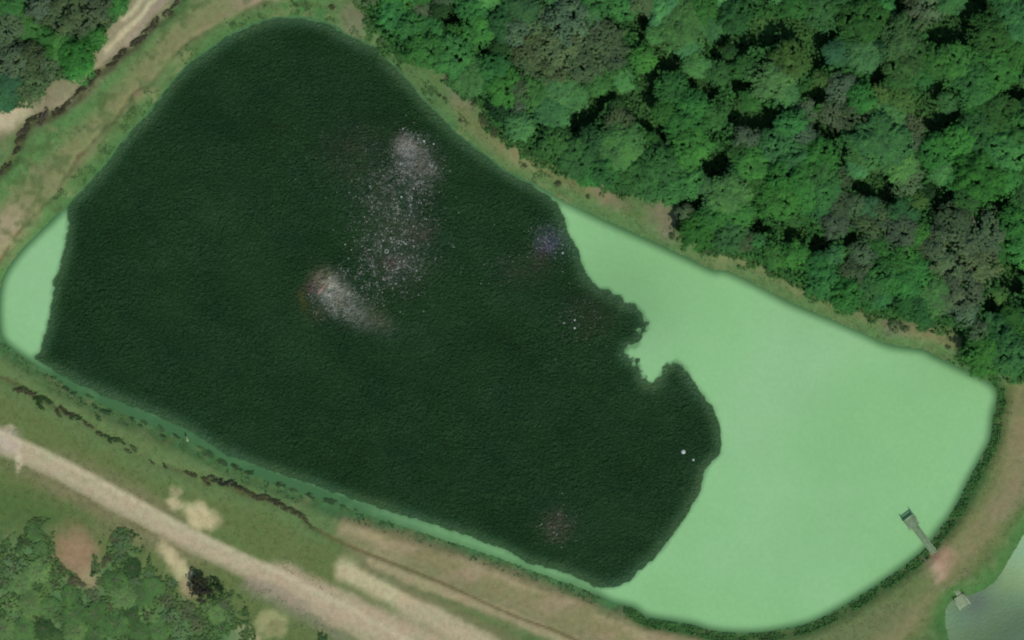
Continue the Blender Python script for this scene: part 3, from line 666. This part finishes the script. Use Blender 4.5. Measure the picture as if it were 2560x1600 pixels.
for (x, y, r, c) in [(160,972,9,DG),(180,985,10,DG),(202,1010,8,DG),(222,990,11,MG),(236,1018,9,DG),(262,1032,14,DG),(246,1046,9,MG),(330,1050,10,DG),(360,1058,12,DG),(350,1066,8,DG),(402,1072,12,MG),(405,1092,10,DG),(440,1092,10,DG),(500,1120,11,MG),(520,1138,14,DG),(555,1158,14,DG),(590,1168,14,DG),(622,1182,12,DG),
                     (700,1212,14,DG),(735,1228,11,MG),(775,1240,12,DG),(825,1255,15,DG),(858,1268,10,DG),(890,1275,8,DG),(130,945,10,MG),(150,955,8,DG)]:
    shrub(x, y, r * .85, tuple(.5 * u_ + .5 * v_ for u_, v_ in zip(c, (.07, .15, .07))), 'scrub', 'dark green', flat=.35, name='bank_bush', rz=-27)
S5 = len(SHR)
for (x, y, r, c) in [(1000,40,20,GG),(1015,62,16,GG),(1160,175,20,BR),(1130,188,14,BR),(1175,205,18,GG),(1185,235,14,GG),(985,70,14,OL),(960,100,10,OL),(1210,300,16,OL),(1235,330,18,OL),(1185,255,12,GG),(1538,455,18,GG),(1570,468,18,DG),(1700,500,18,DG),(1718,530,20,DG),(1742,545,20,DG),(1750,520,18,DG),(1850,590,16,BR),(1868,608,14,GG),(1885,570,16,DG),(1895,620,16,DG),
                     (1770,625,11,OL),(1680,590,9,GG),(1152,302,6,OL),(1100,240,5,OL),(1112,247,5,OL),(1395,460,8,OL),(1312,415,6,OL),(1470,492,6,OL),(2240,812,18,GG),(2262,822,12,GG),(2370,868,7,OL),(2410,800,18,OL),(2400,822,14,DG),(830,18,8,BR),(740,14,6,OL)]:
    shrub(x, y, r, c, 'scrub' if r < 12 else 'thin', {DG: 'dark green', OL: 'olive', BR: 'brown', GG: 'grey green', MG: 'mid green'}[c], flat=.7, name='bank_bush')
S6 = len(SHR)

# ---- labels
def rank_words(n):
    base = ['leftmost', 'second from left', 'third from left', 'fourth from left', 'fifth from left', 'sixth from left', 'seventh from left', 'eighth from left', 'ninth from left']
    if n == 1: return ['']
    if n == 2: return ['left of two', 'right of two']
    b = base[:n]; b[-1] = 'rightmost'; return b
cols_ = [(1150, "beside lake's rounded top"), (1290, 'above straight upper shore'), (1430, 'up from where duckweed starts'), (1570, 'above the narrow duckweed tip'), (1710, 'above pinkish bare bank patch'),
         (1850, "above upper duckweed bay"), (1990, 'above tan bank clearing'), (2130, 'above middle duckweed shore'), (2270, 'above right duckweed shore'), (2410, 'above the last tan bank strip'), (9999, 'near right photo edge')]
rows_ = [(75, 'top edge'), (180, 'upper woodland'), (290, 'mid upper woodland'), (400, 'mid woodland'), (510, 'mid lower woodland'), (640, 'lower woodland'), (9999, 'lowest woodland')]
groups = {}
for tdict in TREES[:N_FOREST]:
    c = next(n for lim, n in cols_ if tdict['x'] < lim); r = next(n for lim, n in rows_ if tdict['y'] < lim)
    groups.setdefault((c, r, tdict['w']), []).append(tdict)
for (c, r, w_), g_ in groups.items():
    g_.sort(key=lambda q_: q_['x'])
    for q_, rw in zip(g_, rank_words(len(g_))):
        size = ''
        tag(q_['o'], f"{w_} tree, {r}, {c}" + (f", {rw}" if rw else ''), 'tree', 'woodland trees above the lake')
groups = {}
for tdict in TREES[N_FOREST:]:
    r = 'at the very top' if tdict['y'] < 40 else 'round the dark shaded hollow' if tdict['y'] < 120 else 'below the shaded hollow'
    groups.setdefault((r, tdict['w']), []).append(tdict)
for (r, w_), g_ in groups.items():
    g_.sort(key=lambda q_: q_['x'])
    for q_, rw in zip(g_, rank_words(len(g_))): tag(q_['o'], f"{w_} tree in top left copse {r}" + (f", {rw}" if rw else ''), 'tree', 'trees of the top left copse')
def label_area(lst, areas, place, group, cat='bush'):
    gg = {}
    for s in lst:
        a_ = next(n for f_, n in areas if f_(s['x'], s['y'])); gg.setdefault((a_, s['w']), []).append(s)
    for (a_, w_), g_ in gg.items():
        g_.sort(key=lambda q_: q_['x'])
        for q_, rw in zip(g_, rank_words(len(g_))): tag(q_['o'], f"{w_} {place} {a_}" + (f", {rw}" if rw else ''), cat, group)
label_area(SHR[:S1], [(lambda x, y: x > 700, 'alone at the bottom edge'), (lambda x, y: x < 130 and y < 1400, 'left of brown bare patch'), (lambda x, y: x < 150 and y < 1480, 'at left edge below brown patch'), (lambda x, y: x < 165 and y < 1540, 'near lower left corner'), (lambda x, y: x < 165, 'in bottom left corner'),
    (lambda x, y: x < 270 and y < 1500, 'at foot of brown bare patch'), (lambda x, y: x < 265 , 'at bottom edge left of centre scrub'), (lambda x, y: y < 1440, 'right of brown bare patch'), (lambda x, y: x < 400 and y < 1510, 'below left of yellow sandy streak'), (lambda x, y: x < 400, 'at bottom below yellow streak'), (lambda x, y: x < 480, 'below the yellow sandy streak'), (lambda x, y: True, 'below the dark road bush')],
    'bush', 'bushes in the lower left scrub')
for s, l in zip(SHR[S1:S2], ['tall dark brown bush beside road, upper left half of the pair', 'dark brown bush beside road, lower middle of the clump', 'dark green bush beside road, right side of the clump', 'small brown bush tip above the dark roadside clump']):
    tag(s['o'], l, 'bush', 'dark bushes beside the gravel road')
def ordw(i, n):
    o = ['first', 'second', 'third', 'fourth', 'fifth', 'sixth', 'seventh', 'eighth', 'ninth', 'tenth', 'eleventh', 'twelfth', 'thirteenth', 'fourteenth', 'fifteenth', 'sixteenth', 'seventeenth', 'eighteenth', 'nineteenth', 'twentieth']
    m_ = n // 2
    return (o[i] + ' from the lower left end') if i < m_ else (o[n - 1 - i] + ' from the upper right end')
L3 = sorted(SHR[S2:S3], key=lambda s: s['x'])
for i, s in enumerate(L3): tag(s['o'], f"dark brown scrub in upper left ditch, {ordw(i, len(L3))}", 'scrub', 'scrub along the upper left ditch')
L4 = sorted(SHR[S3:S4], key=lambda s: s['x'])
def ordw2(i, n):
    return ordw(i, n).replace('lower left end', 'left end').replace('upper right end', 'right end')
for i, s in enumerate(L4): tag(s['o'], f"dark scrub clump on ditch between lake and gravel road, {ordw2(i, len(L4))}", 'scrub', 'scrub along the lower ditch')
L5 = sorted(SHR[S4:S5], key=lambda s: s['x'])
for i, s in enumerate(L5): tag(s['o'], f"small dark green bush on lower lake bank, {ordw2(i, len(L5))}", 'bush', 'bushes on the lower lake bank')
label_area(SHR[S5:S6], [(lambda x, y: x < 900, 'on bank above top of lake'), (lambda x, y: x < 1060, "beside lake's rounded top"), (lambda x, y: x < 1260, 'by grey bare patch on upper bank'), (lambda x, y: x < 1500, 'on bank near duckweed tip'), (lambda x, y: x < 1690, 'by pinkish bare bank'), (lambda x, y: x < 1800, 'right of pinkish bare bank'), (lambda x, y: x < 2000, 'at tan bank clearing'), (lambda x, y: x < 2300, 'on bank above right duckweed'), (lambda x, y: True, 'on last tan bank strip')],
    'bush', 'bushes on the upper lake bank')

# ------------------------------------------------------------------ undergrowth and bank weeds (uncountable)
def scatter(name, n, region, size, colr, label, cat, zoff=(0, .25), up=1.0, seed=0, asp=.7):
    rg = np.random.default_rng(900 + seed); x, y = region(rg, n); n = len(x)
    wxx, wyy = (x - 1280) * SC, (800 - y) * SC
    i = np.clip(np.searchsorted(gx, wxx), 1, NX - 1); j = np.clip(np.searchsorted(gy, wyy), 1, NY - 1)
    zz = z[j, i] + rg.uniform(zoff[0], zoff[1], n)
    N = rg.normal(size=(n, 3)) * .6 + np.array([0, 0, up])
    V, Fq = cards(np.stack([wxx, wyy, zz], 1), N, size * rg.uniform(.5, 1.4, n), rg, asp)
    me = mesh_np(name, V, Fq); me.polygons.foreach_set('use_smooth', np.ones(len(Fq), bool))
    SN = rg.normal(size=(n, 3)) * .18 + np.array([0, 0, 1.0]); SN /= np.linalg.norm(SN, axis=1, keepdims=True)
    me.normals_split_custom_set_from_vertices(np.repeat(SN, 4, 0))
    o = link(name, me, M_LEAF); o.color = (*colr, 1); return tag(o, label, cat, None, 'stuff')
def reg_poly(poly, x0, x1, y0, y1, thr=.0, s=40, sd_=0, marg=0):
    def f(rg, n):
        x = rg.uniform(x0, x1, n); y = rg.uniform(y0, y1, n); m = (sdf(x, y, poly) < marg) & (fbm(x, y, s, sd_) > thr); return x[m], y[m]
    return f
def reg_mid(rg, n):
    x = rg.uniform(880, 2650, n); y = rg.uniform(-60, 950, n); m = sdf(x, y, FOREST) < 0
    for a_, b_, c_ in SHADOW: m &= np.hypot(x - a_, (y - b_) * 1.0) > c_ * (.62 + 1.25 * fbm(x, y, 26, 131))
    return x[m], y[m]
def reg_ring(d0, d1, thr=.0, s=30, sd_=0, xr=(-60, 2640), yr=(-20, 1640)):
    def f(rg, n):
        x = rg.uniform(xr[0], xr[1], n); y = rg.uniform(yr[0], yr[1], n); dd_ = sdf(x, y, POND); m = (dd_ > d0) & (dd_ < d1) & (fbm(x, y, s, sd_) > thr); return x[m], y[m]
    return f
scatter('undergrowth', 110000, reg_poly(FOREST, 880, 2650, -60, 950, .36, 50, 101, 10), .30, (.075, .20, .06), 'leafy green undergrowth at the woodland edge and in its gaps', 'undergrowth', (0, .9), .8, 1)
def reg_open(rg, n):
    x = rg.uniform(-30, 2590, n); y = rg.uniform(-20, 1620, n); m = (sdf(x, y, POND) > 6) & (sdf(x, y, FOREST) > 0) & (sdf(x, y, POND2) > 4)
    m &= fbm(x, y, 18, 137, 3) > .47
    m &= ~((x > 830) & (y > 1290) & (x < 1950) & (y - 1290 > .30 * (x - 830)))
    for cx_, cy_, r_ in ((503,1290,60),(436,1260,26),(438,1408,62),(190,1390,75),(610,1598,50),(683,1556,45),(28,282,70),(140,245,60),(1310,385,50),(1515,485,50),(1650,530,45),(1160,222,45),(890,50,42),(2340,1415,50)): m &= np.hypot(x - cx_, y - cy_) > r_
    for ln, w_ in ((ROAD, 30), (RPATH, 30), (LPATH, 36), (ROADT, 34)): m &= dist_line(x, y, ln) > w_
    return x[m], y[m]
scatter('grass_tufts', 260000, reg_open, .075, (.155, .225, .090), 'short grass tufts over the banks and verges', 'grass', (0, .06), 1.0, 9)
def reg_edge(rg, n):
    x = rg.uniform(860, 2620, n); y = rg.uniform(-20, 960, n); d_ = sdf(x, y, FOREST)
    m = (np.abs(d_ - 6) < 26) & (fbm(x, y, 30, 133, 4) > .46 + .006 * np.clip(d_, 0, 40)); return x[m], y[m]
scatter('undergrowth', 200000, reg_edge, .22, (.090, .235, .070), 'low ragged green growth spilling from the woodland edge onto the bank', 'undergrowth', (0, .5), .8, 8)
scatter('undergrowth', 170000, reg_mid, .34, (.062, .200, .054), 'mid height green growth filling the woodland between the crowns', 'undergrowth', (1.8, 4.6), .7, 7)
scatter('undergrowth', 42000, reg_poly(SCRUB, -60, 640, 1270, 1640, .47, 26, 103, 26), .20, (.135, .245, .088), 'low green ground cover among the lower left bushes', 'undergrowth', (0, .25), .8, 2)
scatter('undergrowth', 14000, reg_poly(WOOD2, -60, 330, -60, 330, .35, 40, 105, 4), .26, (.09, .20, .08), 'low green growth under the top left copse', 'undergrowth', (0, .5), .8, 3)
scatter('bank_weeds', 320000, reg_ring(3, 25, .42, 20, 107, (1560, 2560), (900, 1640)), .11, (.105, .275, .085), 'dark green weeds along the lower right waterline', 'weeds', (0, .35), .6, 4)
scatter('bank_weeds', 150000, reg_ring(2, 30, .50, 22, 109, (0, 1500), (860, 1560)), .15, (.095, .230, .090), 'green weeds along the lower waterline', 'weeds', (0, .12), .6, 5)
scatter('bank_weeds', 150000, reg_ring(4, 40, .62, 30, 111, (120, 1400), (0, 560)), .11, (.100, .215, .080), 'green weeds on the upper banks', 'weeds', (0, .08), .7, 6)

# ------------------------------------------------------------------ sun glints on the lake, put in as pale flecks
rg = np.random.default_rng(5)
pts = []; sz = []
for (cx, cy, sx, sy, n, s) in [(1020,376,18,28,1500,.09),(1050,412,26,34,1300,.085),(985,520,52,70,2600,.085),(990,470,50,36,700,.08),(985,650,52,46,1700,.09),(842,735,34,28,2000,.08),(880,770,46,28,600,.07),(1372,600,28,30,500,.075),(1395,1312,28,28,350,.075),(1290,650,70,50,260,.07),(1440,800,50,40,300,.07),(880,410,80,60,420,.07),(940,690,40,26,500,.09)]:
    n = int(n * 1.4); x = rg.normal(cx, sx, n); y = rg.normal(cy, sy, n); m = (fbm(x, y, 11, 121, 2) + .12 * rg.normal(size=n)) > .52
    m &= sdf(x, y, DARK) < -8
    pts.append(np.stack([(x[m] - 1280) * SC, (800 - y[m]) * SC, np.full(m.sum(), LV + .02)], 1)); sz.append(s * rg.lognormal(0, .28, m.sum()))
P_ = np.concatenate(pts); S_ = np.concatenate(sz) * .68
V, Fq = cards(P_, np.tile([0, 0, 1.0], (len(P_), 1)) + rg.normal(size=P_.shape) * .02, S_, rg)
fo = NT('glint'); gi = fo.n('ShaderNodeNewGeometry'); fb = fo.n('ShaderNodeBsdfDiffuse')
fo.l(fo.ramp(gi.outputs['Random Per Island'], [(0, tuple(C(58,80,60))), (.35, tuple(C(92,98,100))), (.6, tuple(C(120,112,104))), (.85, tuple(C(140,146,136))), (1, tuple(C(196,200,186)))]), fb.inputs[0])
fo.l(fb.outputs[0], fo.out.inputs[0]); M_GLINT = fo.m
tag(link('glint_flecks', mesh_np('glint_flecks', V, Fq), M_GLINT), 'pale flecks put in for sun glints over the middle of the lake', 'glint', None, 'stuff')

# ------------------------------------------------------------------ built things
def box(V, F, c, s, ang=0.0):
    ca, sa = math.cos(ang), math.sin(ang); b0 = len(V)
    for dz in (-1, 1):
        for dx, dy in ((-1, -1), (1, -1), (1, 1), (-1, 1)):
            x, y = dx * s[0] / 2, dy * s[1] / 2; V.append((c[0] + x * ca - y * sa, c[1] + x * sa + y * ca, c[2] + dz * s[2] / 2))
    for f_ in ((0, 3, 2, 1), (4, 5, 6, 7), (0, 1, 5, 4), (1, 2, 6, 5), (2, 3, 7, 6), (3, 0, 4, 7)): F.append(tuple(b0 + k for k in f_))
def part(name, mat, parent, fn, kind=None):
    V, F = [], []; fn(V, F); o = link(name, mesh_np(name, V, F), mat, parent)
    if kind: o['kind'] = kind
    return o
# fishing pier: local +X runs out from the shore
sx_, sy_ = 2327, 1370; ex, ey = 2268, 1292
ang = math.atan2(-(ey - sy_), ex - sx_); LEN = math.hypot(ex - sx_, ey - sy_) * SC
pier = empty('pier', W(sx_, sy_, LV)); pier.rotation_euler.z = ang
tag(pier, 'narrow weathered wooden pier with a wider end platform standing in duckweed', 'pier')
DK = .75; PL = 1.9; WL = LEN - PL
def walk(V, F):
    n = int((WL + 1.0) / .16)
    for k in range(n): box(V, F, (-1.0 + .08 + k * .16, random.uniform(-.01, .01), DK), (.14, .86, .04))
def plat(V, F):
    n = int(PL / .16)
    for k in range(n): box(V, F, (WL + .08 + k * .16, random.uniform(-.01, .01), DK + .003), (.14, 1.75, .04))
part('walkway_boards', M_WOOD, pier, walk, 'stuff'); part('platform_boards', M_WOOD, pier, plat, 'stuff')
part('side_beam', M_PALE, pier, lambda V, F: box(V, F, (WL / 2 - .5, -.46, DK - .02), (WL + 1.0, .06, .16)))
part('side_beam', M_WOOD, pier, lambda V, F: box(V, F, (WL / 2 - .5, .46, DK - .02), (WL + 1.0, .06, .16)))
part('end_bench', M_WOOD, pier, lambda V, F: (box(V, F, (LEN - .2, 0, DK + .4), (.22, 1.5, .05)), box(V, F, (LEN - .2, -.7, DK + .22), (.25, .06, .42)), box(V, F, (LEN - .2, .7, DK + .22), (.25, .06, .42))))
for px_, py_ in ((.4, -.42), (.4, .42), (2.2, -.42), (2.2, .42), (WL + .1, -.84), (WL + .1, .84), (LEN - .1, -.84), (LEN - .1, .84)):
    hi = DK + (.9 if px_ > WL else .0)
    part('pile', M_POST, pier, lambda V, F: tube(V, F, (px_, py_, -1.2), (px_, py_, hi), .07, .065, 8))
for s_ in (-1, 1):
    part('handrail', M_POST, pier, lambda V, F: box(V, F, (WL + PL / 2, s_ * .84, DK + .92), (PL - .2, .06, .06)))
# small pale dock on the corner pond
dock = empty('dock', W(2405, 1504, LV - .3)); dock.rotation_euler.z = math.radians(-58)
tag(dock, 'small pale slatted dock with two rails at the corner pond', 'dock')
def slats(V, F):
    for k in range(9): box(V, F, (-.85 + k * .21, 0, .55), (.15, 1.75, .04))
part('deck_slats', M_PALE, dock, slats, 'stuff')
for s_ in (-1, 1):
    part('rail', M_PALE, dock, lambda V, F: box(V, F, (.1, s_ * .86, 1.25), (1.8, .12, .07)))
    for k in (-.7, .85): part('post', M_PALE, dock, lambda V, F: tube(V, F, (k, s_ * .86, -.8), (k, s_ * .86, 1.22), .06, .06, 7))
part('ramp', M_PALE, dock, lambda V, F: [box(V, F, (-1.15 - k * .22, .2, .6), (.15, .8, .04)) for k in range(4)], 'stuff')

# floats
def lathe(V, F, prof, n=14, c=(0, 0, 0)):
    b0 = len(V)
    for r, zz in prof:
        for k in range(n):
            a_ = 2 * math.pi * k / n; V.append((c[0] + r * math.cos(a_), c[1] + r * math.sin(a_), c[2] + zz))
    for i in range(len(prof) - 1):
        for k in range(n): F.append((b0 + i * n + k, b0 + i * n + (k + 1) % n, b0 + (i + 1) * n + (k + 1) % n, b0 + (i + 1) * n + k))
def floater(px, py, r, label, mat=None):
    o = empty('float', W(px, py, LV)); tag(o, label, 'float', 'white floats on the dark water')
    part('hull', mat or M_WHITE, o, lambda V, F: lathe(V, F, [(.001, -.3 * r), (.6 * r, -.28 * r), (r, 0), (.95 * r, .25 * r), (.6 * r, .42 * r), (.25 * r, .48 * r), (.001, .5 * r)]))
    part('eyelet', M_POST, o, lambda V, F: lathe(V, F, [(.12 * r, .46 * r), (.16 * r, .6 * r), (.001, .7 * r)], 8))
    return o
floater(1709, 1130, .33, 'largest white float, alone near the right rim of the dark water')
floater(1734, 1150, .17, 'tiny white float just right of the largest float')
floater(1060, 352, .16, 'small bright white float above the upper glare patch')
floater(1084, 359, .12, 'tiny white float right of the upper glare patch')
floater(1003, 492, .14, 'small white float in the middle of the speckled water')
floater(1407, 632, .14, 'small pale float at the purple patch near the duckweed edge')
floater(1437, 820, .15, 'tiny white float beside the upper dark island, lower one')
floater(1437, 800, .13, 'tiny white float beside the upper dark island, upper one')
ro = link('ring_float', None) if False else None
Vr, Fr = [], []
n1_, n2_ = 20, 8
for i in range(n1_):
    for j in range(n2_):
        a_ = 2 * math.pi * i / n1_; b_ = 2 * math.pi * j / n2_; R0 = .26 + .045 * math.cos(b_); Vr.append((R0 * math.cos(a_), R0 * math.sin(a_), .07 * math.sin(b_)))
for i in range(n1_):
    for j in range(n2_): Fr.append((i * n2_ + j, ((i + 1) % n1_) * n2_ + j, ((i + 1) % n1_) * n2_ + (j + 1) % n2_, i * n2_ + (j + 1) % n2_))
rf = link('ring_float', mesh_np('ring_float', Vr, Fr), M_WHITE); rf.location = W(966, 628, LV + .03)
tag(rf, 'small pale ring floating below the speckled middle water', 'float')
V, F = [], []; tube(V, F, (-.95, 0, 0), (.95, 0, .05), .07, .05, 8); tube(V, F, (.95, 0, .05), (1.05, .05, .06), .05, .02, 8)
pl = link('floating_pole', mesh_np('floating_pole', V, F), M_PINK); pl.location = W(804, 722, LV + .03); pl.rotation_euler.z = math.radians(52)
tag(pl, 'short faded pink pole floating at the left edge of the glare patch', 'pole')
# marker post on the lower bank
mk = empty('marker_post', W(470, 1099, ground_z(470, 1099))); mk.rotation_euler.z = .3
tag(mk, 'pale wooden marker board leaning on the lower lake bank', 'post')
part('post', M_PALE, mk, lambda V, F: tube(V, F, (0, 0, -.2), (-.1, .1, 1.3), .07, .06, 7))
part('board', M_PALE, mk, lambda V, F: box(V, F, (-.1, .12, 1.1), (.22, .75, .08)))
